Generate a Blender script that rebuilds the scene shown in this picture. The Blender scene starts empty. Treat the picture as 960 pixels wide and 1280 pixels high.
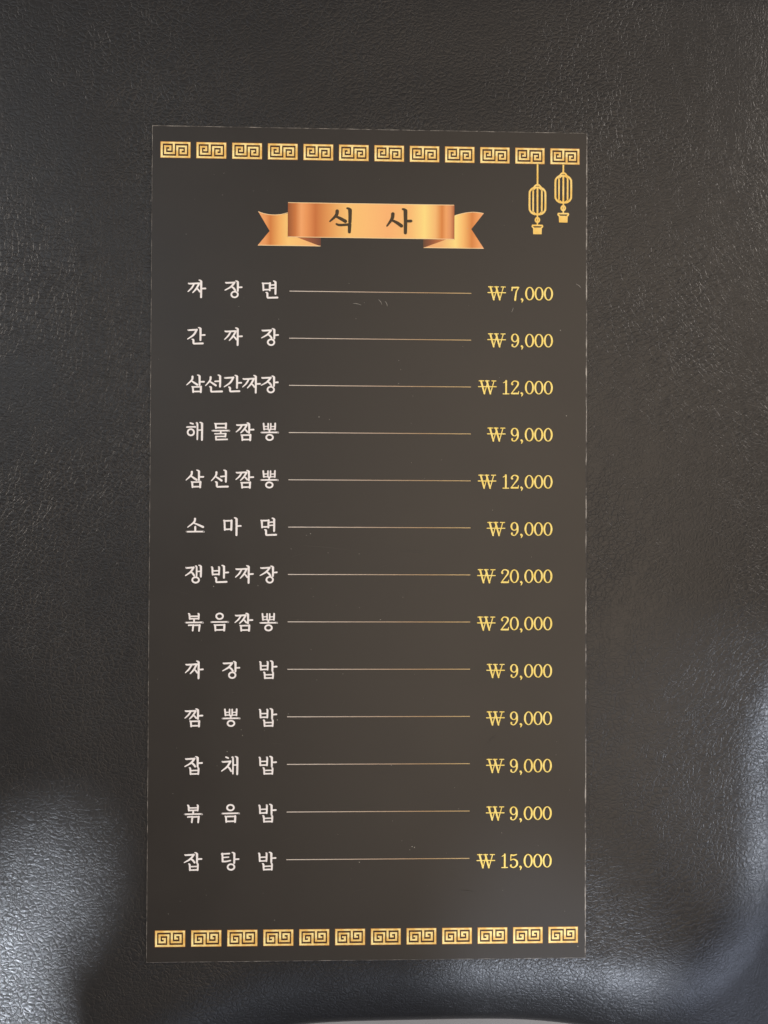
import bpy, bmesh, math, random
from mathutils import Vector, Matrix
random.seed(7)
MM = 0.001
S = bpy.context.scene
COL = S.collection

# ------------------------------------------------------------------ camera, light, exposure
CAM = Vector((-0.00452, 0.00495, 0.24149))
cd = bpy.data.cameras.new('camera'); cam = bpy.data.objects.new('camera', cd); COL.objects.link(cam)
cam.location = CAM
cam.rotation_euler = (0.01141, -0.03364, 0.00441)
cd.sensor_width = 36; cd.lens = 33.75
cd.clip_start = 0.01; cd.clip_end = 20
cd.dof.use_dof = True; cd.dof.focus_distance = 0.2415; cd.dof.aperture_fstop = 14
S.camera = cam

S.view_settings.view_transform = 'Standard'; S.view_settings.look = 'None'
S.view_settings.exposure = 0.0; S.view_settings.gamma = 1.0
S.view_settings.use_curve_mapping = False
S.cycles.use_denoising = True

w = bpy.data.worlds.new('World'); S.world = w; w.use_nodes = True
bg = w.node_tree.nodes['Background']
bg.inputs[0].default_value = (0.66, 0.76, 1.0, 1); bg.inputs[1].default_value = 0.13

def aim(o, target):
    o.rotation_euler = (Vector(target) - o.location).to_track_quat('-Z', 'Y').to_euler()

def area_lamp(name, loc, target, size, size_y, power, color, roll=0.0, spread=180):
    d = bpy.data.lights.new(name, 'AREA'); d.shape = 'RECTANGLE'
    d.size = size; d.size_y = size_y; d.energy = power; d.color = color
    d.spread = math.radians(spread)
    o = bpy.data.objects.new(name, d); COL.objects.link(o); o.location = loc; aim(o, target)
    o.rotation_euler.rotate_axis('Z', roll)
    return o

def spot_lamp(name, loc, target, angle, power, color, radius=0.01, blend=0.3):
    d = bpy.data.lights.new(name, 'SPOT'); d.energy = power; d.color = color
    d.spot_size = math.radians(angle); d.spot_blend = blend; d.shadow_soft_size = radius
    o = bpy.data.objects.new(name, d); COL.objects.link(o); o.location = loc; aim(o, target)
    return o

def from_angles(target, azimuth, tilt, dist):
    """a point dist metres from target, tilt degrees from the vertical, azimuth degrees from +X"""
    a, t = math.radians(azimuth), math.radians(tilt)
    return (target[0]+dist*math.sin(t)*math.cos(a), target[1]+dist*math.sin(t)*math.sin(a), dist*math.cos(t))
# warm light: two added side lamps, and a dimmer broad ceiling lamp above
area_lamp('added_key_right', from_angles((0, 0), 30, 63, 1.35), (0, 0, 0), 0.45, 0.45, 13.0, (1.0, 0.90, 0.80))  # added key light, kept outside the card's mirror angles
area_lamp('added_key_left', from_angles((0, 0), 160, 63, 1.35), (0, 0, 0), 0.45, 0.45, 11.5, (1.0, 0.91, 0.82))  # second added key light, from the left side
area_lamp('ceiling_lamp_above', (0.26, -0.02, 1.25), (0.04, 0.0, 0), 1.25, 0.62, 6.2, (1.0, 0.80, 0.60))
# added cool lamps: spots shaping the highlights, area fills near, sheen panel far left
spot_lamp('highlight_spot_low', from_angles((-0.131, -0.131), 238, 47, 1.25), (-0.119, -0.142, 0), 3.4, 120.0, (0.82, 0.89, 1.0), 0.006, 0.12)  # added spot; its cone edge imitates the edge of a cast shadow
spot_lamp('highlight_spot_high', from_angles((-0.085, -0.086), 240, 44, 1.25), (-0.084, -0.089, 0), 1.6, 80.0, (0.82, 0.89, 1.0), 0.010, 0.5)  # added spot for the narrow upper tip of the same highlight
spot_lamp('highlight_spot_right', from_angles((0.097, -0.06), -24, 52, 1.1), (0.107, -0.060, 0), 3.9, 25.0, (0.80, 0.87, 1.0), 0.010, 0.4)  # added spot that draws the highlight along the right rim
spot_lamp('highlight_spot_near', from_angles((0.055, -0.112), -70, 50, 1.1), (0.050, -0.114, 0), 3.1, 28.0, (0.80, 0.87, 1.0), 0.010, 0.35)  # added spot; its cone cuts off the left end of the near highlight
area_lamp('cool_fill_near', from_angles((0.03, -0.11), -80, 56, 1.0), (0.03, -0.11, 0), 0.40, 0.20, 0.8, (0.74, 0.83, 1.0))  # added fill without a window behind it, bluish light on the front roll
area_lamp('cool_fill_near_right', from_angles((0.08, -0.11), -48, 72, 1.1), (0.08, -0.11, 0), 0.60, 0.40, 3.6, (0.68, 0.77, 1.0))  # added fill that lifts the dark rounded corner
area_lamp('sheen_panel_far_left', (-0.44, 0.30, 0.95), (-0.09, 0.07, 0), 0.26, 0.42, 0.9, (0.80, 0.90, 1.0))  # added panel placed to mirror as a cool sheen on the leather

# ------------------------------------------------------------------ helpers
def mat(name):
    m = bpy.data.materials.new(name); m.use_nodes = True
    nt = m.node_tree; b = nt.nodes['Principled BSDF']
    return m, nt, b
def N(nt, kind, **kw):
    n = nt.nodes.new(kind)
    for k, v in kw.items():
        if k.startswith('i_'): n.inputs[k[2:].replace('_', ' ')].default_value = v
        else: setattr(n, k, v)
    return n
def ramp(nt, stops, interp='LINEAR'):
    r = nt.nodes.new('ShaderNodeValToRGB'); cr = r.color_ramp; cr.interpolation = interp
    while len(cr.elements) < len(stops): cr.elements.new(0.5)
    for e, (p, c) in zip(cr.elements, stops):
        e.position = p; e.color = (c, c, c, 1) if not isinstance(c, tuple) else (*c, 1)
    return r
def srgb(r, g, b):
    f = lambda c: (c/255/12.92) if c/255 <= 0.04045 else ((c/255+0.055)/1.055)**2.4
    return (0.90*f(r), 0.86*f(g), 0.84*f(b))
def mesh_obj(name, verts, faces, m, parent=None, smooth=False, label=None, kind=None, uvs=None):
    me = bpy.data.meshes.new(name); me.from_pydata(verts, [], faces); me.update()
    if uvs is not None:
        u = me.uv_layers.new(name='uv')
        for l in me.loops: u.data[l.index].uv = uvs[l.vertex_index]
    if smooth:
        for p in me.polygons: p.use_smooth = True
    for mm in (m if isinstance(m, (list, tuple)) else [m]): me.materials.append(mm)
    o = bpy.data.objects.new(name, me); COL.objects.link(o)
    if parent: o.parent = parent
    if label: o['label'] = label
    if kind: o['kind'] = kind
    return o

# ------------------------------------------------------------------ materials
# leather
leather, nt, b = mat('black_leather')
L = nt.links.new
tc = N(nt, 'ShaderNodeTexCoord')
wn = N(nt, 'ShaderNodeTexNoise', i_Scale=160.0, i_Detail=2.0); L(tc.outputs['Object'], wn.inputs['Vector'])
wmix = N(nt, 'ShaderNodeVectorMath', operation='MULTIPLY_ADD'); L(wn.outputs['Color'], wmix.inputs[0])
wmix.inputs[1].default_value = (0.0028, 0.0028, 0.0); L(tc.outputs['Object'], wmix.inputs[2])
def pebbles(scale, edge, vec):
    v = N(nt, 'ShaderNodeTexVoronoi', feature='DISTANCE_TO_EDGE', i_Scale=scale, i_Randomness=1.0)
    L(vec, v.inputs['Vector'])
    r = ramp(nt, [(0.0, 0.0), (edge*0.5, 0.45), (edge*2.6, 1.0)], 'EASE'); L(v.outputs['Distance'], r.inputs[0]); return r
mp = N(nt, 'ShaderNodeMapping'); mp.inputs['Scale'].default_value = (1.0, 1.25, 1.0); mp.inputs['Rotation'].default_value = (0, 0, 0.35)
L(wmix.outputs[0], mp.inputs['Vector'])
p1 = pebbles(720.0, 0.22, mp.outputs['Vector'])
p2 = pebbles(1350.0, 0.28, wmix.outputs[0])
mp3 = N(nt, 'ShaderNodeMapping'); mp3.inputs['Scale'].default_value = (1.0, 0.28, 1.0); L(tc.outputs['Object'], mp3.inputs['Vector'])
streak = N(nt, 'ShaderNodeTexNoise', i_Scale=260.0, i_Detail=3.0, i_Distortion=0.6); L(mp3.outputs['Vector'], streak.inputs['Vector'])
fine = N(nt, 'ShaderNodeTexNoise', i_Scale=2400.0, i_Detail=4.0, i_Roughness=0.6); L(tc.outputs['Object'], fine.inputs['Vector'])
soft = N(nt, 'ShaderNodeTexNoise', i_Scale=28.0, i_Detail=2.0); L(tc.outputs['Object'], soft.inputs['Vector'])
amp = ramp(nt, [(0.35, 0.35), (0.65, 1.0)]); L(soft.outputs['Fac'], amp.inputs[0])
def mul(a, f):
    m = N(nt, 'ShaderNodeMath', operation='MULTIPLY'); L(a, m.inputs[0])
    if isinstance(f, float): m.inputs[1].default_value = f
    else: L(f, m.inputs[1])
    return m.outputs[0]
def add(a, c):
    m = N(nt, 'ShaderNodeMath', operation='ADD'); L(a, m.inputs[0]); L(c, m.inputs[1]); return m.outputs[0]
hsum = add(add(mul(mul(p1.outputs[0], 0.55), amp.outputs[0]), mul(p2.outputs[0], 0.22)), add(mul(streak.outputs['Fac'], 0.22), mul(fine.outputs['Fac'], 0.16)))
bump = N(nt, 'ShaderNodeBump'); bump.inputs['Strength'].default_value = 0.9; bump.inputs['Distance'].default_value = 0.00015
L(hsum, bump.inputs['Height']); L(bump.outputs[0], b.inputs['Normal'])
b.inputs['Base Color'].default_value = (0.014, 0.0132, 0.0125, 1)
rr = N(nt, 'ShaderNodeMapRange'); L(soft.outputs['Fac'], rr.inputs['Value']); rr.inputs['To Min'].default_value = 0.30; rr.inputs['To Max'].default_value = 0.38
L(rr.outputs[0], b.inputs['Roughness']); b.inputs['Specular IOR Level'].default_value = 0.45

# card stock, printed black, silk laminate
card_m, nt, b = mat('black_printed_card')
L = nt.links.new
tc = N(nt, 'ShaderNodeTexCoord')
n1 = N(nt, 'ShaderNodeTexNoise', i_Scale=38.0, i_Detail=6.0); L(tc.outputs['Object'], n1.inputs['Vector'])
n2 = N(nt, 'ShaderNodeTexNoise', i_Scale=2600.0, i_Detail=2.0); L(tc.outputs['Object'], n2.inputs['Vector'])
cr = ramp(nt, [(0.3, (0.014, 0.0115, 0.009)), (0.7, (0.018, 0.0148, 0.0115))]); L(n1.outputs['Fac'], cr.inputs[0]); L(cr.outputs[0], b.inputs['Base Color'])
rr = N(nt, 'ShaderNodeMapRange'); L(n1.outputs['Fac'], rr.inputs['Value']); rr.inputs['To Min'].default_value = 0.33; rr.inputs['To Max'].default_value = 0.47
L(rr.outputs[0], b.inputs['Roughness'])
bp = N(nt, 'ShaderNodeBump'); bp.inputs['Strength'].default_value = 0.25; bp.inputs['Distance'].default_value = 0.00002
L(n2.outputs['Fac'], bp.inputs['Height']); L(bp.outputs[0], b.inputs['Normal'])

# worn white edge of the card: black ink broken away down to paper
def edge_mat(name, lo, hi, scale):
    m, nt, b = mat(name); L = nt.links.new
    tc = N(nt, 'ShaderNodeTexCoord')
    n = N(nt, 'ShaderNodeTexNoise', i_Scale=scale, i_Detail=6.0, i_Roughness=0.75); L(tc.outputs['Object'], n.inputs['Vector'])
    r = ramp(nt, [(lo, (0.035, 0.031, 0.027)), (hi, (0.42, 0.39, 0.35))]); L(n.outputs['Fac'], r.inputs[0])
    L(r.outputs[0], b.inputs['Base Color']); b.inputs['Roughness'].default_value = 0.8
    return m
edge_worn = edge_mat('worn_card_edge', 0.44, 0.66, 170.0)
edge_soft = edge_mat('slightly_worn_card_edge', 0.42, 0.74, 260.0)

def ink(name, col, rough=0.5, col2=None, scale=500.0):
    m, nt, b = mat(name); L = nt.links.new
    b.inputs['Roughness'].default_value = rough; b.inputs['Specular IOR Level'].default_value = 0.35
    if col2:
        tc = N(nt, 'ShaderNodeTexCoord'); n = N(nt, 'ShaderNodeTexNoise', i_Scale=scale, i_Detail=2.0)
        L(tc.outputs['Object'], n.inputs['Vector']); r = ramp(nt, [(0.36, col), (0.64, col2)]); L(n.outputs['Fac'], r.inputs[0])
        L(r.outputs[0], b.inputs['Base Color'])
    else: b.inputs['Base Color'].default_value = (*col, 1)
    return m
white_ink = ink('white_ink', (0.80, 0.77, 0.75), 0.55, (0.74, 0.70, 0.68))
yellow_ink = ink('pale_gold_ink', (0.90, 0.73, 0.24), 0.5, (0.86, 0.65, 0.15), 700.0)
yellow_edge = ink('gold_ink_outline', (0.30, 0.19, 0.035))
gold_ink = ink('gold_gradient_ink', (0.92, 0.78, 0.34), 0.45, (0.74, 0.45, 0.11), 420.0)
gold_edge = ink('copper_ink_outline', (0.42, 0.18, 0.04))
brown_ink = ink('dark_brown_ink', (0.050, 0.018, 0.006))
lantern_ink = ink('lantern_gold_ink', (0.86, 0.62, 0.20), 0.45, (0.80, 0.50, 0.10), 350.0)
letter_ink = ink('banner_letter_ink', (0.050, 0.032, 0.012))
dust_m = ink('pale_dust', (0.42, 0.40, 0.36), 0.9)
scuff_m = ink('pale_scuff', (0.058, 0.052, 0.046), 0.8)

# dotted leader line: off-white at the left end, darker gold at the right
leader_m, nt, b = mat('leader_line_ink'); L = nt.links.new
tc = N(nt, 'ShaderNodeTexCoord'); sx = N(nt, 'ShaderNodeSeparateXYZ'); L(tc.outputs['Object'], sx.inputs[0])
mr = N(nt, 'ShaderNodeMapRange'); L(sx.outputs[0], mr.inputs['Value']); mr.inputs['From Min'].default_value = -0.0204; mr.inputs['From Max'].default_value = 0.0255
r = ramp(nt, [(0.0, (0.78, 0.70, 0.62)), (0.45, (0.60, 0.46, 0.34)), (0.75, (0.52, 0.34, 0.17)), (1.0, (0.70, 0.50, 0.22))]); L(mr.outputs[0], r.inputs[0]); L(r.outputs[0], b.inputs['Base Color'])
b.inputs['Roughness'].default_value = 0.6

def gradient_ink(name, stops, x0, x1):
    m, nt, b = mat(name); L = nt.links.new
    tc = N(nt, 'ShaderNodeTexCoord'); sx = N(nt, 'ShaderNodeSeparateXYZ'); L(tc.outputs['Object'], sx.inputs[0])
    mr = N(nt, 'ShaderNodeMapRange'); L(sx.outputs[0], mr.inputs['Value']); mr.inputs['From Min'].default_value = x0*MM; mr.inputs['From Max'].default_value = x1*MM
    r = ramp(nt, stops); L(mr.outputs[0], r.inputs[0]); L(r.outputs[0], b.inputs['Base Color']); b.inputs['Roughness'].default_value = 0.5
    b.inputs['Specular IOR Level'].default_value = 0.35
    return m
ban_face = gradient_ink('banner_copper_gradient', [
    (0.0, srgb(150, 84, 42)), (0.045, srgb(200, 122, 62)), (0.08, srgb(240, 170, 108)), (0.11, srgb(232, 156, 92)), (0.165, srgb(198, 116, 58)),
    (0.24, srgb(224, 155, 86)), (0.36, srgb(246, 200, 120)), (0.47, srgb(248, 196, 122)), (0.60, srgb(246, 184, 118)), (0.74, srgb(246, 196, 122)),
    (0.82, srgb(250, 226, 138)), (0.885, srgb(242, 190, 118)), (0.925, srgb(214, 132, 62)), (0.95, srgb(236, 168, 104)), (0.975, srgb(224, 154, 100)), (1.0, srgb(166, 96, 54))], -20.95, 21.1)
ban_tail_l = gradient_ink('banner_tail_gradient_left', [(0, srgb(236, 170, 112)), (0.12, srgb(232, 160, 96)), (0.20, srgb(208, 128, 62)), (0.34, srgb(238, 178, 100)), (0.48, srgb(248, 206, 124)), (0.68, srgb(246, 196, 120)), (1, srgb(238, 176, 120))], -28.5, -12.6)
ban_tail_r = gradient_ink('banner_tail_gradient_right', [(0, srgb(238, 172, 116)), (0.3, srgb(240, 186, 120)), (0.53, srgb(250, 226, 138)), (0.66, srgb(244, 190, 112)), (0.80, srgb(214, 134, 66)), (0.9, srgb(236, 162, 96)), (1, srgb(240, 176, 124))], 13.2, 28.65)
ban_fold_l = gradient_ink('banner_fold_gradient_left', [(0, srgb(196, 122, 66)), (0.5, srgb(150, 88, 54)), (1, srgb(104, 62, 46))], -19.0, -12.6)
ban_fold_r = gradient_ink('banner_fold_gradient_right', [(0, srgb(96, 66, 44)), (0.4, srgb(150, 88, 54)), (1, srgb(214, 134, 72))], 13.2, 19.2)
ban_rim = ink('banner_pale_rim', srgb(250, 222, 170))

floor_m, nt, b = mat('dark_floor'); L = nt.links.new
tc = N(nt, 'ShaderNodeTexCoord'); n = N(nt, 'ShaderNodeTexNoise', i_Scale=9.0, i_Detail=5.0); L(tc.outputs['Object'], n.inputs['Vector'])
r = ramp(nt, [(0.3, (0.25, 0.25, 0.25)), (0.7, (0.32, 0.32, 0.32))]); L(n.outputs['Fac'], r.inputs[0]); L(r.outputs[0], b.inputs['Base Color']); b.inputs['Roughness'].default_value = 0.6

# ------------------------------------------------------------------ floor
mesh_obj('floor', [(-3, -3, -0.46), (3, -3, -0.46), (3, 3, -0.46), (-3, 3, -0.46)], [(0, 1, 2, 3)], floor_m, kind='structure')

# ------------------------------------------------------------------ leather seat cushion
XL, XR, YB, YT = -0.150, 0.119, -0.1272, 0.165      # outline of the cushion (m)
def outline_dist(x, y):
    # signed distance to the outline, rounded corners, positive outside
    y = y + (0.010 if x > 0.01 else 0.024)*(1-math.exp(-((x-0.01)/0.065)**4)) if y < 0 else y      # the front edge draws in a little in the middle
    x = x - 0.05*smooth(-0.045, 0.045, y)*smooth(0.04, 0.10, x)      # the right rim swings outward towards the back
    cx, cy = (XL+XR)/2, (YB+YT)/2
    r = 0.062 if (x > cx and y < cy) else 0.030
    qx = abs(x-cx) - ((XR-XL)/2 - r); qy = abs(y-cy) - ((YT-YB)/2 - r)
    return math.hypot(max(qx, 0), max(qy, 0)) + min(max(qx, qy), 0) - r
def smooth(a, b_, t):
    t = min(max((t-a)/(b_-a), 0), 1); return t*t*(3-2*t)
def bumpf(x, y, cx, cy, sx, sy, ang=0):
    c, s = math.cos(ang), math.sin(ang); dx, dy = x-cx, y-cy
    u = (c*dx+s*dy)/sx; v = (-s*dx+c*dy)/sy
    return math.exp(-(u*u+v*v))
def card_cover(x, y):      # 1 under the card, fading to 0 just outside it: the card presses the leather flat
    qx = abs(x) - 0.055; qy = abs(y) - 0.1045
    d = math.hypot(max(qx, 0), max(qy, 0))
    return 1 - smooth(0.0, 0.020, d)
def leather_z(x, y):
    z = 0.0
    free = 1 - card_cover(x, y)
    z += free*0.0006*math.sin(x*31+1.3*math.sin(y*22))*math.cos(y*27+0.8)
    # shallow vertical wrinkles on the right
    for k, (wx, wy, dep) in enumerate([(0.0655, 0.020, .00007), (0.0685, 0.016, .00010), (0.0720, 0.006, .00006)]):
        z -= dep*free*math.exp(-((x-wx-0.0015*math.sin(y*60+k))/0.0009)**2)*math.exp(-((y-wy)/0.030)**2)
    # roll at the rim
    d = outline_dist(x, y)
    t = d + 0.027
    if t > 0:
        R = 0.036
        tm = 0.60*R
        z -= (t*t/(2*R)) if t < tm else (tm*tm/(2*R) + (t-tm)*(tm/R)*(1 + (t-tm)/0.003*(smooth(-0.090, -0.05, x)*(1-smooth(0.055, 0.085, x)) if y < 0 else 0)))
    return max(z, -0.085) - 0.00042
verts = []; faces = []
step = 0.0015
x0, x1, y0_, y1_ = -0.190, 0.155, -0.185, 0.195
nx = int((x1-x0)/step)+1; ny = int((y1_-y0_)/step)+1
for j in range(ny):
    for i in range(nx):
        x = x0+i*step; y = y0_+j*step
        verts.append((x, y, leather_z(x, y)))
for j in range(ny-1):
    for i in range(nx-1):
        a = j*nx+i
        if max(verts[a][2], verts[a+1][2], verts[a+nx][2], verts[a+nx+1][2]) > -0.0849:
            faces.append((a, a+1, a+nx+1, a+nx))
seat = mesh_obj('seat_cushion', verts, faces, leather, smooth=True)
seat['label'] = 'black grained leather seat cushion with rounded edges lying beneath the menu card'
seat['category'] = 'seat cushion'

# ------------------------------------------------------------------ menu card
menu = bpy.data.objects.new('menu_card', None); COL.objects.link(menu); menu.empty_display_size = 0.02
menu['label'] = 'tall black restaurant menu card with gold border, copper banner and thirteen priced dishes'
menu['category'] = 'menu'

HW, HH = 55.0, 104.5
def card_sheet():
    th = 0.40; ch = 0.16; cr_ = 0.05
    # rim points (slightly uneven) -> top face inset -> bottom
    per = []
    n = 90
    def side(ax, ay, bx, by, m, s):
        for i in range(m):
            t = i/m; per.append((ax+(bx-ax)*t, ay+(by-ay)*t, s))
    side(-HW, -HH, HW, -HH, 60, 0); side(HW, -HH, HW, HH, 140, 1); side(HW, HH, -HW, HH, 60, 2); side(-HW, HH, -HW, -HH, 140, 3)
    v = []; f = []; mi = []
    m = len(per)
    chs = {0: 0.14, 1: 0.27, 2: 0.16, 3: 0.13}
    for (x, y, s) in per:   # outer rim, at the height of the worn chamfer
        v.append((x, y, -0.05))
    for (x, y, s) in per:   # inner rim on the face
        c = 1
        ix = max(-HW+chs[3]*random.uniform(.7, 1.2), min(HW-chs[1]*random.uniform(.6, 1.25), x))
        iy = max(-HH+chs[0]*random.uniform(.7, 1.2), min(HH-chs[2]*random.uniform(.7, 1.2), y))
        v.append((ix, iy, 0))
    for (x, y, s) in per: v.append((x, y, -th))
    for i in range(m):
        j = (i+1) % m; s = per[i][2]
        f.append((i, j, m+j, m+i)); mi.append(1 if s == 1 else 2)
        f.append((2*m+i, 2*m+j, j, i)); mi.append(1)
    f.append(tuple(range(m, 2*m))); mi.append(0)
    f.append(tuple(range(3*m-1, 2*m-1, -1))); mi.append(0)
    o = mesh_obj('card_sheet', [tuple(c*MM for c in p) for p in v], f, [card_m, edge_worn, edge_soft], menu)
    for p, k in zip(o.data.polygons, mi): p.material_index = k
    return o
card_sheet()

Z0 = 0.012      # mm: first ink layer above the card face
class Print:
    """collects flat ink shapes in mm; every shape lies a few microns above the one before"""
    def __init__(s): s.v = []; s.f = []; s.mi = []; s.z = Z0
    def poly(s, pts, mi=0, dz=0.004, z=None):
        z = s.z if z is None else z
        k = len(s.v); s.v += [(x, y, z) for x, y in pts]
        a = sum(pts[i][0]*pts[(i+1) % len(pts)][1]-pts[(i+1) % len(pts)][0]*pts[i][1] for i in range(len(pts)))
        idx = list(range(k, k+len(pts)))
        s.f.append(tuple(idx if a > 0 else idx[::-1])); s.mi.append(mi); s.z += dz
    def stroke(s, pts, ws, mi=0, caps=True, sub=6, closed=False, grow=0.0):
        """smooth ribbon through pts with widths ws"""
        P = []; n = len(pts)
        if not hasattr(ws, '__len__'): ws = [ws]*n
        seg = n if closed else n-1
        for i in range(seg):
            g = (lambda k: k % n) if closed else (lambda k: max(0, min(n-1, k)))
            p0, p1, p2, p3 = (pts[g(i-1)], pts[g(i)], pts[g(i+1)], pts[g(i+2)])
            m = 1 if (n == 2 or sub == 1) else sub
            for k in range(m):
                t = k/m
                q = tuple(0.5*((2*p1[c])+(-p0[c]+p2[c])*t+(2*p0[c]-5*p1[c]+4*p2[c]-p3[c])*t*t+(-p0[c]+3*p1[c]-3*p2[c]+p3[c])*t**3) for c in (0, 1))
                P.append((*q, ws[g(i)]*(1-t)+ws[g(i+1)]*t + 2*grow))
        if not closed: P.append((*pts[-1], ws[-1]+2*grow))
        m = len(P); Lf = []; Rt = []
        for i in range(m):
            a = P[(i-1) % m] if closed else P[max(0, i-1)]; c = P[(i+1) % m] if closed else P[min(m-1, i+1)]
            dx, dy = c[0]-a[0], c[1]-a[1]; l = math.hypot(dx, dy) or 1
            nx_, ny_ = -dy/l, dx/l; h = P[i][2]/2
            Lf.append((P[i][0]+nx_*h, P[i][1]+ny_*h)); Rt.append((P[i][0]-nx_*h, P[i][1]-ny_*h))
        k = len(s.v); z = s.z
        for a, c in zip(Lf, Rt): s.v += [(*a, z), (*c, z)]
        for i in range(m if closed else m-1):
            j = (i+1) % m
            s.f.append((k+2*i+1, k+2*j+1, k+2*j, k+2*i)); s.mi.append(mi)
        if caps and not closed:
            for e, sgn in ((0, -1), (m-1, 1)):
                o = P[1] if e == 0 else P[m-2]
                ang = math.atan2(P[e][1]-o[1], P[e][0]-o[0]); h = P[e][2]/2
                arc = [(P[e][0]+h*math.cos(ang+a_), P[e][1]+h*math.sin(ang+a_)) for a_ in [(-math.pi/2)+math.pi*q/6 for q in range(7)]]
                kk = len(s.v); s.v += [(*q, z) for q in arc]; s.f.append(tuple(range(kk, kk+7))); s.mi.append(mi)
        s.z += 0.004
    def ring(s, cx, cy, rx, ry, w, wy=None, mi=0, n=28, grow=0.0):
        wy = wy if wy is not None else w
        k = len(s.v)
        for i in range(n):
            a = 2*math.pi*i/n; c, d = math.cos(a), math.sin(a)
            s.v += [(cx+(rx+w/2+grow)*c, cy+(ry+wy/2+grow)*d, s.z), (cx+(rx-w/2-grow)*c, cy+(ry-wy/2-grow)*d, s.z)]
        for i in range(n):
            j = (i+1) % n
            s.f.append((k+2*i, k+2*j, k+2*j+1, k+2*i+1)); s.mi.append(mi)
        s.z += 0.004
    def obj(s, name, mats, parent=menu, label=None, kind=None):
        o = mesh_obj(name, [(x*MM, y*MM, z*MM) for x, y, z in s.v], s.f, mats, parent, label=label, kind=kind)
        for p, k in zip(o.data.polygons, s.mi): p.material_index = k
        return o

# ---- Korean syllables: strokes on a 100 x 100 square, y down. ('s', points, widths) brush stroke, ('o', cx, cy, rx, ry) ring
T = 11.3; H_ = 9.2
def vert(x, y0, y1, head=True):           # vertical brush stem with the slanting head to its upper left
    if head: return [('s', [(x-11, y0+1), (x-3, y0+4), (x, y0+11)], [6, 9, T]), ('s', [(x, y0+8), (x+.5, (y0+y1)/2), (x, y1-3)], [T+1, T-.5, T-1])]
    return [('s', [(x, y0), (x, y1)], [T, T-2])]
def a_(x, y0, y1, yt=None, xr=100):        # vowel a
    yt = yt if yt is not None else (y0+y1)/2
    return vert(x, y0, y1) + [('s', [(x+3, yt+1), (xr-4, yt)], [H_-1, H_])]
def jieut(x0, y0, x1, y1):                 # z with two legs
    w, h = x1-x0, y1-y0
    return [('s', [(x0+.08*w, y0+.03*h), (x0+.2*w, y0+.07*h), (x0+.9*w, y0+.02*h)], [7, H_, H_]),
            ('s', [(x0+.93*w, y0+.02*h), (x0+.60*w, y0+.55*h), (x0+.02*w, y1)], [T, T-1, 5]),
            ('s', [(x0+.58*w, y0+.52*h), (x0+.82*w, y0+.70*h), (x0+w, y1)], [6, T-1, T-1])]
def ssangjieut(x0, y0, x1, y1):
    w, h = x1-x0, y1-y0
    return [('s', [(x0+.06*w, y0+.02*h), (x0+.2*w, y0+.06*h), (x0+.95*w, y0)], [7, H_, H_]),
            ('s', [(x0+.52*w, y0+.08*h), (x0+.32*w, y0+.52*h), (x0+.02*w, y0+.90*h)], [T-2, T-2, 5]),
            ('s', [(x0+.94*w, y0+.04*h), (x0+.72*w, y0+.56*h), (x0+.42*w, y1)], [T-1, T-1, 6]),
            ('s', [(x0+.72*w, y0+.50*h), (x0+.88*w, y0+.70*h), (x0+w, y0+.90*h)], [6, T-2, T-2])]
def siot(x0, y0, x1, y1, apex=.5):
    w, h = x1-x0, y1-y0
    return [('s', [(x0+apex*w, y0), (x0+(apex-.06)*w, y0+.4*h), (x0+.02*w, y1)], [T, T-1, 5]),
            ('s', [(x0+(apex-.10)*w, y0+.50*h), (x0+.70*w, y0+.72*h), (x1, y0+.97*h)], [6, T-1, T])]
def nieun(x0, y0, x1, y1):
    return [('s', [(x0-7, y0), (x0, y0+4), (x0+1, y1-4), (x0+5, y1)], [6, T, T-1, H_]), ('s', [(x0+3, y1), (x1, y1-2)], [H_, H_+1])]
def mieum(x0, y0, x1, y1):
    return [('s', [(x0-5, y0-1), (x0, y0+4), (x0+2, y1+2)], [6, T-1, T-2]), ('s', [(x0, y0+1), (x1, y0)], [H_-1, H_-1]),
            ('s', [(x1, y0-1), (x1-1, y1+2)], [T, T-1]), ('s', [(x0+2, y1-1), (x1-2, y1-2)], [H_-1, H_-1])]
def bieup(x0, y0, x1, y1, cross=.5):
    return [('s', [(x0-5, y0-1), (x0, y0+4), (x0+2, y1)], [6, T-1, T-2]), ('s', [(x1-4, y0-2), (x1, y0+3), (x1-1, y1)], [6, T-1, T-2]),
            ('s', [(x0+2, y0+(y1-y0)*cross), (x1, y0+(y1-y0)*cross-1)], [H_-2, H_-2]), ('s', [(x0+2, y1-1), (x1-1, y1-2)], [H_-1, H_-1])]
def bar(y, x0=0, x1=100): return [('s', [(x0+3, y+1), (x0+12, y+.5), (x1-14, y-.5), (x1-4, y)], [7, H_-1, H_-1, H_+1])]
def ieung(cx, cy, rx, ry=None): return [('o', cx, cy, rx, ry or rx)]
def giyeok(x0, y0, x1, y1, sl=.9):
    w, h = x1-x0, y1-y0
    return [('s', [(x0+.05*w, y0+.02*h), (x0+.15*w, y0+.05*h), (x1-4, y0)], [7, H_, H_]), ('s', [(x1-3, y0), (x0+sl*.62*w+ (1-sl)*w, y0+.55*h), (x0+(1-sl)*w, y1)], [T, T-1, 5])]
def ae(xa, xb, y0, y1, yt):
    return vert(xb, y0, y1) + [('s', [(xa-7, y0+5), (xa, y0+11), (xa, y1-6)], [5, T-2, T-3]), ('s', [(xa, yt), (xb, yt-1)], [H_-2, H_-2])]
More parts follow.
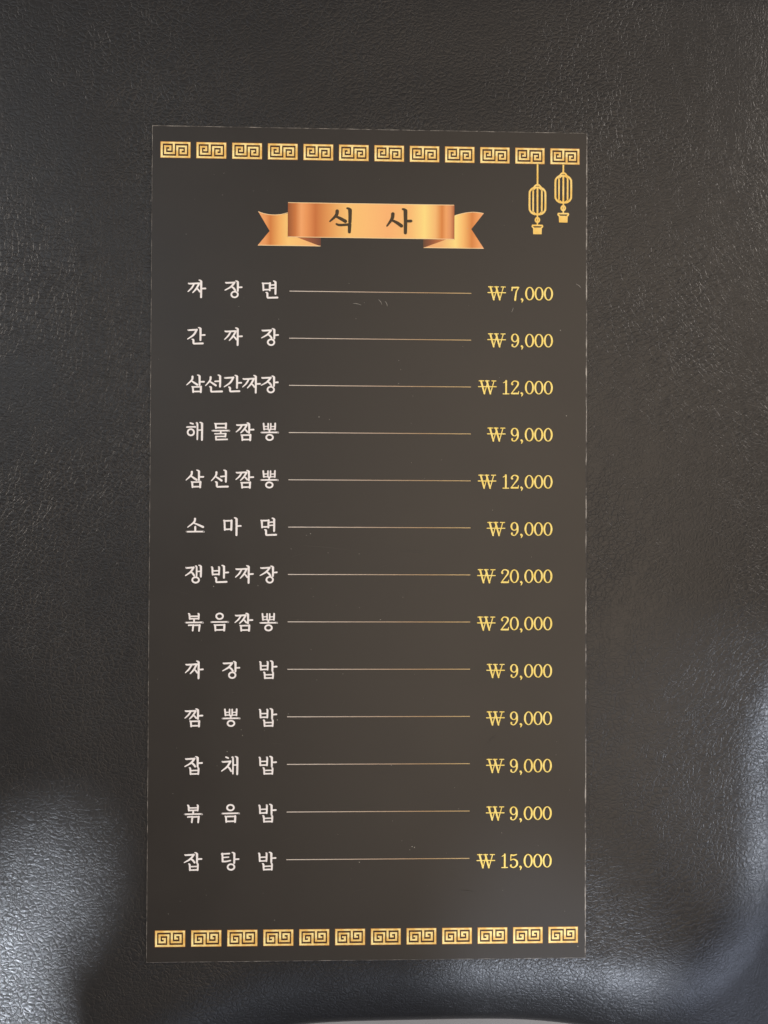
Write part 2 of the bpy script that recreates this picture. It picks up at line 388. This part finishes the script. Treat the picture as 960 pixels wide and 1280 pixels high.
G = {
 '짜': ssangjieut(1, 20, 66, 71) + a_(73, 2, 99, 48),
 '장': jieut(2, 13, 58, 56) + a_(72, 4, 62, 39, 97) + ieung(55, 79, 17.5, 15.5),
 '면': mieum(10, 16, 47, 52) + vert(77, 2, 76) + [('s', [(47, 26), (76, 24)], [H_-2]*2), ('s', [(47, 43), (76, 41)], [H_-2]*2)] + nieun(33, 66, 88, 95),
 '간': giyeok(2, 15, 54, 66, 1.0) + a_(71, 2, 74, 43, 98) + nieun(33, 67, 84, 91),
 '삼': siot(0, 12, 58, 57, .55) + a_(70, 2, 60, 39, 98) + mieum(34, 67, 78, 94),
 '선': siot(0, 14, 56, 60, .50) + vert(79, 1, 68) + [('s', [(52, 37), (77, 35)], [H_-1]*2)] + nieun(30, 66, 90, 93),
 '해': [('s', [(22, 6), (36, 10)], [8, 9])] + bar(27, 0, 52) + ieung(25, 56, 17, 17) + ae(60, 85, 1, 100, 44),
 '물': mieum(22, 8, 78, 31) + bar(46) + [('s', [(50, 46), (50, 60)], [T-2]*2)] + [('s', [(18, 63), (78, 62)], [H_-2]*2), ('s', [(76, 62), (75, 78)], [T-2]*2), ('s', [(24, 78), (76, 77)], [H_-2]*2), ('s', [(24, 78), (25, 95)], [T-2]*2), ('s', [(25, 95), (85, 93)], [H_-1]*2)],
 '짬': ssangjieut(0, 13, 62, 57) + a_(71, 2, 60, 39, 99) + mieum(33, 69, 78, 95),
 '뽕': [('s', [(17, 6), (20, 38)], [T-2]*2), ('s', [(42, 6), (42, 38)], [T-3]*2), ('s', [(56, 6), (56, 38)], [T-3]*2), ('s', [(80, 5), (79, 38)], [T-2]*2), ('s', [(18, 22), (42, 21)], [6]*2), ('s', [(56, 22), (80, 21)], [6]*2), ('s', [(19, 37), (43, 36)], [6]*2), ('s', [(56, 37), (79, 36)], [6]*2), ('s', [(49, 39), (49, 52)], [T-2]*2)] + bar(54) + ieung(50, 81, 18, 14.5),
 '소': siot(8, 8, 92, 54, .48) + [('s', [(50, 52), (50, 76)], [T-1]*2)] + bar(78),
 '마': mieum(8, 18, 46, 66) + a_(73, 1, 99, 46),
 '쟁': jieut(0, 13, 48, 58) + ae(61, 84, 1, 66, 35) + ieung(56, 81, 18, 14.5),
 '반': bieup(9, 12, 46, 52) + a_(72, 1, 72, 40, 99) + nieun(30, 67, 86, 93),
 '볶': bieup(24, 6, 74, 34) + [('s', [(49, 34), (49, 50)], [T-2]*2)] + bar(53) + [('s', [(20, 68), (46, 67)], [H_-1]*2), ('s', [(45, 67), (42, 97)], [T-1, T-3]), ('s', [(52, 68), (80, 67)], [H_-1]*2), ('s', [(79, 67), (76, 98)], [T, T-3])],
 '음': ieung(50, 19, 18, 15) + bar(50) + mieum(26, 66, 76, 94),
 '밥': bieup(8, 8, 47, 50) + a_(72, 1, 58, 33, 99) + bieup(30, 64, 76, 96, .42),
 '잡': jieut(2, 12, 58, 55) + a_(71, 1, 58, 36, 99) + bieup(32, 63, 76, 96, .42),
 '채': [('s', [(24, 5), (36, 10)], [8, 9])] + jieut(0, 27, 52, 80) + ae(62, 85, 1, 100, 48),
 '탕': [('s', [(4, 10), (46, 8)], [H_-1]*2), ('s', [(8, 8), (10, 50)], [T-1]*2), ('s', [(9, 29), (42, 27)], [H_-2]*2), ('s', [(9, 50), (30, 50), (52, 45)], [H_, H_-1, H_-2])] + a_(72, 1, 62, 38, 99) + ieung(55, 80, 18, 15),
 '식': siot(0, 14, 62, 55, .48) + vert(80, 1, 60) + [('s', [(27, 65), (40, 69), (78, 66)], [6, 8, 8]), ('s', [(79, 66), (78, 96)], [T, T-2])],
 '사': siot(0, 22, 58, 70, .42) + a_(74, 1, 99, 49),
}
def syllable(pr, ch, cx, cy, size, wf=1.0, mi=0, sy=1.0):
    k = size/100
    for s_ in G[ch]:
        if s_[0] == 's':
            pr.stroke([(cx+(x-50)*k, cy-(y-50)*k*sy) for x, y in s_[1]], [q*k*wf for q in s_[2]], mi)
        else:
            pr.ring(cx+(s_[1]-50)*k, cy-(s_[2]-50)*k*sy, s_[3]*k, s_[4]*k*sy, 9.5*k*wf, 9*k*wf, mi)

# ---- roman numerals of the prices: strokes in units of 1/100 of the digit height, y down
D = {
 '0': (68.5, [('o', 32, 50, 26.5, 45.5, 13, 6)]),
 '1': (66, [('s', [(14, 17), (27, 10), (34, 4)], [4, 6, 5]), ('s', [(34, 3), (34, 96)], [12, 12]), ('s', [(13, 97), (55, 97)], [6, 6])]),
 '2': (68.5, [('s', [(14, 28), (9, 22), (20, 7), (36, 4), (54, 14), (52, 34), (34, 58), (8, 92)], [13, 10, 7, 7, 12, 12, 8, 6]), ('s', [(8, 94), (56, 94)], [11, 11]), ('s', [(56, 94), (60, 78)], [8, 4])]),
 '5': (68.5, [('s', [(14, 6), (30, 10), (54, 4)], [8, 10, 6]), ('s', [(13, 6), (11, 46)], [6, 6]), ('s', [(11, 46), (32, 38), (55, 52), (55, 80), (32, 97), (11, 88), (13, 80)], [5, 8, 13, 13, 7, 8, 12])]),
 '7': (68.5, [('s', [(8, 30), (10, 14)], [8, 8]), ('s', [(10, 8), (56, 7)], [11, 11]), ('s', [(57, 8), (40, 40), (32, 97)], [6, 9, 14])]),
 '9': (68.5, [('o', 31, 32, 22, 27.5, 12, 6), ('s', [(55, 34), (53, 70), (34, 96), (14, 92), (13, 82)], [12, 12, 6, 8, 13])]),
 ',': (37, [('s', [(12, 92), (18, 98), (12, 114)], [15, 11, 4])]),
 'W': (128, [('s', [(4, 4), (36, 4)], [6, 6]), ('s', [(48, 4), (76, 4)], [6, 6]), ('s', [(96, 4), (126, 4)], [6, 6]),
             ('s', [(18, 5), (43, 97)], [13, 11]), ('s', [(43, 97), (66, 12)], [6, 6]), ('s', [(60, 5), (86, 97)], [13, 11]), ('s', [(86, 97), (112, 5)], [6, 6]),
             ('s', [(0, 46), (128, 46)], [6.5, 6.5])]),
}
def price_text(pr, text, xr, yc, hgt=3.5):
    k = hgt/100
    xs = []; x = 0
    for ch in text:
        if ch == ' ': x += 38; continue
        xs.append((ch, x)); x += D[ch][0]
    x -= 5
    for grow, mi in ((0.05, 1), (0.0, 0)):        # a thin darker gold outline under the pale gold face
        for ch, ox in xs:
            for s_ in D[ch][1]:
                if s_[0] == 's': pr.stroke([(xr+(ox+a-x)*k, yc-(c-50)*k) for a, c in s_[1]], [q*k for q in s_[2]], mi, grow=grow)
                else: pr.ring(xr+(ox+s_[1]-x)*k, yc-(s_[2]-50)*k, s_[3]*k, s_[4]*k, s_[5]*k, s_[6]*k, mi, grow=grow)

rows = [('짜장면', '7,000'), ('간짜장', '9,000'), ('삼선간짜장', '12,000'), ('해물짬뽕', '9,000'), ('삼선짬뽕', '12,000'), ('소마면', '9,000'),
        ('쟁반짜장', '20,000'), ('볶음짬뽕', '20,000'), ('짜장밥', '9,000'), ('짬뽕밥', '9,000'), ('잡채밥', '9,000'), ('볶음밥', '9,000'), ('잡탕밥', '15,000')]
cell = {3: [-43.6, -34.4, -25.2], 4: [-43.7, -37.4, -31.3, -25.2], 5: [-43.7, -39.0, -34.4, -29.8, -25.2]}
for i, (nm, pc) in enumerate(rows):
    y = 63.50 - 11.92*i; yl = 63.20 - 11.87*i; yp = 63.30 - 11.935*i
    pr = Print()
    for ch, x in zip(nm, cell[len(nm)]): syllable(pr, ch, x, y, 4.62, 1.0)
    pr.obj('dish_name', [white_ink], label='white brush lettering reading '+nm)
    ln = Print()
    xa, xb = -20.4, 25.5
    n = int((xb-xa)/0.26)
    for k in range(n):
        q = xa+(xb-xa)*k/n; ln.poly([(q, yl-0.09), (q+0.20, yl-0.09), (q+0.20, yl+0.09), (q, yl+0.09)], dz=0)
    ln.obj('leader_line', [leader_m])
    pp = Print(); price_text(pp, 'W '+pc, 46.2, yp)
    pp.obj('price', [yellow_ink, yellow_edge], label='pale gold price reading ₩ '+pc)

# ---- key fret tiles (9 x 17 unit grid of gold lines)
def fret_mesh(flip):
    g = set()
    for x in range(17):
        g.add((x, 0)); g.add((x, 8))
    for y in range(9):
        g.add((0, y)); g.add((16, y))
    def run(a, c):
        for x in range(min(a[0], c[0]), max(a[0], c[0])+1):
            for y in range(min(a[1], c[1]), max(a[1], c[1])+1): g.add((x, y)); g.add((16-x, 8-y))
    for a, c in (((7, 1), (7, 6)), ((2, 6), (7, 6)), ((2, 2), (2, 6)), ((2, 2), (5, 2)), ((5, 2), (5, 4)), ((4, 4), (5, 4))): run(a, c)
    W_, Hh = 7.34, 3.92; u = W_/17; v = Hh/9
    pr = Print()
    e = 0.10
    pr.poly([(-W_/2-e, -Hh/2-e), (W_/2+e, -Hh/2-e), (W_/2+e, Hh/2+e), (-W_/2-e, Hh/2+e)], 2)
    pr.poly([(-W_/2+u/2, -Hh/2+v/2), (W_/2-u/2, -Hh/2+v/2), (W_/2-u/2, Hh/2-v/2), (-W_/2+u/2, Hh/2-v/2)], 1)
    z = pr.z
    fat = 0.045
    # merge cells into horizontal runs, then single cells vertical overlap a little
    for y in range(9):
        x = 0
        while x < 17:
            if (x, y) in g:
                s_ = x
                while (x+1, y) in g: x += 1
                yy = y if not flip else 8-y
                pr.poly([(-W_/2+s_*u-fat*(s_ > 0), Hh/2-yy*v), (-W_/2+(x+1)*u+fat*(x < 16), Hh/2-yy*v), (-W_/2+(x+1)*u+fat*(x < 16), Hh/2-(yy+1)*v), (-W_/2+s_*u-fat*(s_ > 0), Hh/2-(yy+1)*v)], 0, 0, z)
            x += 1
    return pr
for flip, yc, lab in ((False, 98.40, None), (True, -98.60, None)):
    proto = fret_mesh(flip).obj('key_fret_tile', [gold_ink, brown_ink, gold_edge])
    for k in range(12):
        o = proto if k == 0 else proto.copy()
        if k: COL.objects.link(o); o.parent = menu
        o.location = ((-49.15+k*8.945)*MM, yc*MM, 0)

# ---- copper ribbon banner
def curve(a, c, sag, n=10):
    return [(a[0]+(c[0]-a[0])*i/n, a[1]+(c[1]-a[1])*i/n + sag*4*(i/n)*(1-i/n)) for i in range(n+1)]
banner = Print()
banner.poly([(-20.95, 76.8), (21.1, 76.8), (21.1, 85.6), (-20.95, 85.6)], 0, z=0.060)
banner.poly([(-20.9, 76.80), (21.0, 76.80), (21.0, 76.95), (-20.9, 76.95)], 1, z=0.066)
banner.poly([(-20.9, 85.45), (21.0, 85.45), (21.0, 85.6), (-20.9, 85.6)], 1, z=0.066)
ban = banner.obj('ribbon_banner', [ban_face, ban_rim], label='copper and gold printed ribbon carrying the heading')
tl = Print()
body = [(-28.4, 83.2)] + curve((-28.4, 83.2), (-20.4, 83.0), -0.72)[1:] + [(-20.4, 77.4), (-12.6, 77.0), (-12.6, 74.6), (-28.5, 74.6), (-25.5, 78.3)]
tl.poly([(-28.4, 83.2)] + curve((-28.4, 83.2), (-20.4, 83.0), -0.72)[1:] + [(-20.4, 77.2), (-25.5, 78.3)], 0, z=0.020)
tl.poly([(-25.5, 78.3), (-20.4, 77.2), (-18.9, 76.9), (-12.63, 74.6), (-28.5, 74.6)], 0, z=0.020)
tl.poly([(-18.9, 76.9), (-12.63, 76.9), (-12.63, 74.62)], 1, z=0.024)
tl.stroke(curve((-28.4, 83.15), (-20.95, 83.0), -0.70, 6), [0.14]*7, 2, caps=False)
tl.stroke([(-28.4, 74.68), (-12.7, 74.68)], [0.16]*2, 2, caps=False)
tl.obj('ribbon_tail', [ban_tail_l, ban_fold_l, ban_rim], ban)
tr = Print()
tr.poly([(20.6, 82.7)] + curve((20.6, 82.7), (28.6, 83.6), 0.62)[1:] + [(25.4, 79.5), (20.6, 77.0)], 0, z=0.020)
tr.poly([(25.4, 79.5), (28.65, 74.56), (13.2, 74.56), (19.3, 76.9), (20.6, 77.0)], 0, z=0.020)
tr.poly([(13.2, 74.6), (13.2, 76.9), (19.3, 76.9)], 1, z=0.024)
tr.stroke(curve((21.2, 82.75), (28.5, 83.55), 0.60, 6), [0.14]*7, 2, caps=False)
tr.stroke([(13.4, 74.64), (28.5, 74.64)], [0.16]*2, 2, caps=False)
tr.obj('ribbon_tail', [ban_tail_r, ban_fold_r, ban_rim], ban)
lt = Print(); lt.z = 0.075
syllable(lt, '식', -7.25, 81.25, 6.4, 1.25); syllable(lt, '사', 7.15, 81.25, 6.4, 1.25)
lt.obj('banner_lettering', [letter_ink], ban, label='dark brush heading reading 식 사')

# ---- two printed lanterns hanging from the border
def lantern(cx, ytop, length):
    """cx, y of the cord's top, cord length in mm"""
    c = Print(); c.stroke([(cx, ytop), (cx, ytop-length-0.9)], [0.42]*2, 0, caps=False)
    cord = c.obj('lantern_cord', [lantern_ink])
    yt = ytop-length-1.15                         # top of the body
    bb = Print()
    hw, hh = 2.02, 3.40; yc = yt-hh-0.15
    def rr(w_, h_, r_):
        pts = []
        for (sx_, sy_, a0) in ((1, 1, 0), (-1, 1, 90), (-1, -1, 180), (1, -1, 270)):
            for q in range(5):
                a = math.radians(a0+q*22.5); pts.append((cx+sx_*(w_-r_)+r_*math.cos(a), yc+sy_*(h_-r_)+r_*math.sin(a)))
        return pts
    bb.stroke(rr(hw, hh, 1.55), 0.48, 0, closed=True, sub=2)
    bb.stroke(rr(1.10, hh, 1.0), 0.42, 0, closed=True, sub=2)
    bb.stroke([(cx, yc+hh), (cx, yc-hh-0.4)], [0.44]*2, 0)
    bb.stroke([(cx-1.0, yc+hh-0.1), (cx-0.55, yc+hh+0.5), (cx, yc+hh+0.75), (cx+0.55, yc+hh+0.5), (cx+1.0, yc+hh-0.1)], [0.40]*5, 0)
    bb.poly([(cx-0.75, yc-hh-0.25), (cx+0.75, yc-hh-0.25), (cx+0.6, yc-hh+0.25), (cx-0.6, yc-hh+0.25)])
    body = bb.obj('lantern_body', [lantern_ink])
    tt = Print(); yb = yc-hh-0.25
    tt.ring(cx, yb-1.2, 0.50, 0.58, 0.42); tt.stroke([(cx, yb), (cx, yb-2.5)], [0.36]*2, 0)
    tt.stroke([(cx-1.25, yb-2.60), (cx+1.25, yb-2.60)], [0.40]*2); tt.stroke([(cx-1.25, yb-2.6), (cx-1.3, yb-2.9), (cx-0.95, yb-3.25)], [0.38]*3); tt.stroke([(cx+1.25, yb-2.6), (cx+1.3, yb-2.9), (cx+0.95, yb-3.25)], [0.38]*3)
    tt.poly([(cx-1.15, yb-3.15), (cx+1.15, yb-3.15), (cx+1.08, yb-4.85), (cx-1.08, yb-4.85)])
    tt.obj('lantern_tassel', [lantern_ink])
lantern(42.25, 96.5, 4.85)
lantern(48.85, 96.5, 1.75)

# ---- dust and hairs lying on the card, and faint scuffs in its face
def px(x, y):      # photo pixel -> mm on the card
    return ((x-460)*0.2007, (681-y)*0.2010)
ds = Print(); ds.z = 0.03
spots = [(396, 524), (409, 527), (345, 402), (229, 297), (515, 1060), (512, 1064), (518, 1061), (452, 380), (449, 1079), (381, 672), (386, 670), (362, 689), (284, 941), (303, 921), (344, 1150), (346, 902), (266, 736), (321, 735), (341, 712), (447, 695), (502, 749), (724, 1186), (716, 1181), (474, 777), (700, 412), (708, 520)]
spots += [(random.uniform(195, 725), random.uniform(205, 1150)) for _ in range(90)]
for i, (x, y) in enumerate(spots):
    a, c = px(x, y); r = random.uniform(0.06, 0.13) if i < 26 else random.uniform(0.035, 0.075)
    n = 6; ds.poly([(a+r*math.cos(q*math.pi/3)*random.uniform(.6, 1.4), c+r*math.sin(q*math.pi/3)*random.uniform(.5, 1.2)) for q in range(n)], dz=0)
for (xa, ya, xb, yb) in [(438, 381, 448, 383), (470, 376, 474, 382), (478, 378, 481, 384), (720, 353, 726, 358), (640, 384, 638, 390)]:
    a, c = px(xa, ya); d, e = px(xb, yb); ds.stroke([(a, c), ((a+d)/2+.1, (c+e)/2+.1), (d, e)], [0.04, 0.07, 0.03])
ds.obj('dust', [dust_m], kind='stuff')
sc = Print(); sc.z = 0.018
for (xa, ya, xb, yb, w_) in [(x_, y_, x_+random.uniform(-26, 26), y_+random.uniform(-9, 9), random.uniform(.04, .07)) for x_, y_ in [(random.uniform(220, 700), random.uniform(330, 1140)) for _ in range(22)]] + [(378, 685, 432, 690, .14), (500, 691, 540, 694, .12), (560, 1092, 575, 1104, .10), (440, 1116, 458, 1112, .1), (575, 1115, 594, 1118, .16), (470, 714, 486, 708, .1), (430, 878, 425, 888, .10), (610, 930, 620, 922, .12)]:
    a, c = px(xa, ya); d, e = px(xb, yb); sc.stroke([(a, c), ((a+d)/2, (c+e)/2+.15), (d, e)], [w_*.4, w_, w_*.3])
sc.obj('scuff', [scuff_m], kind='stuff')
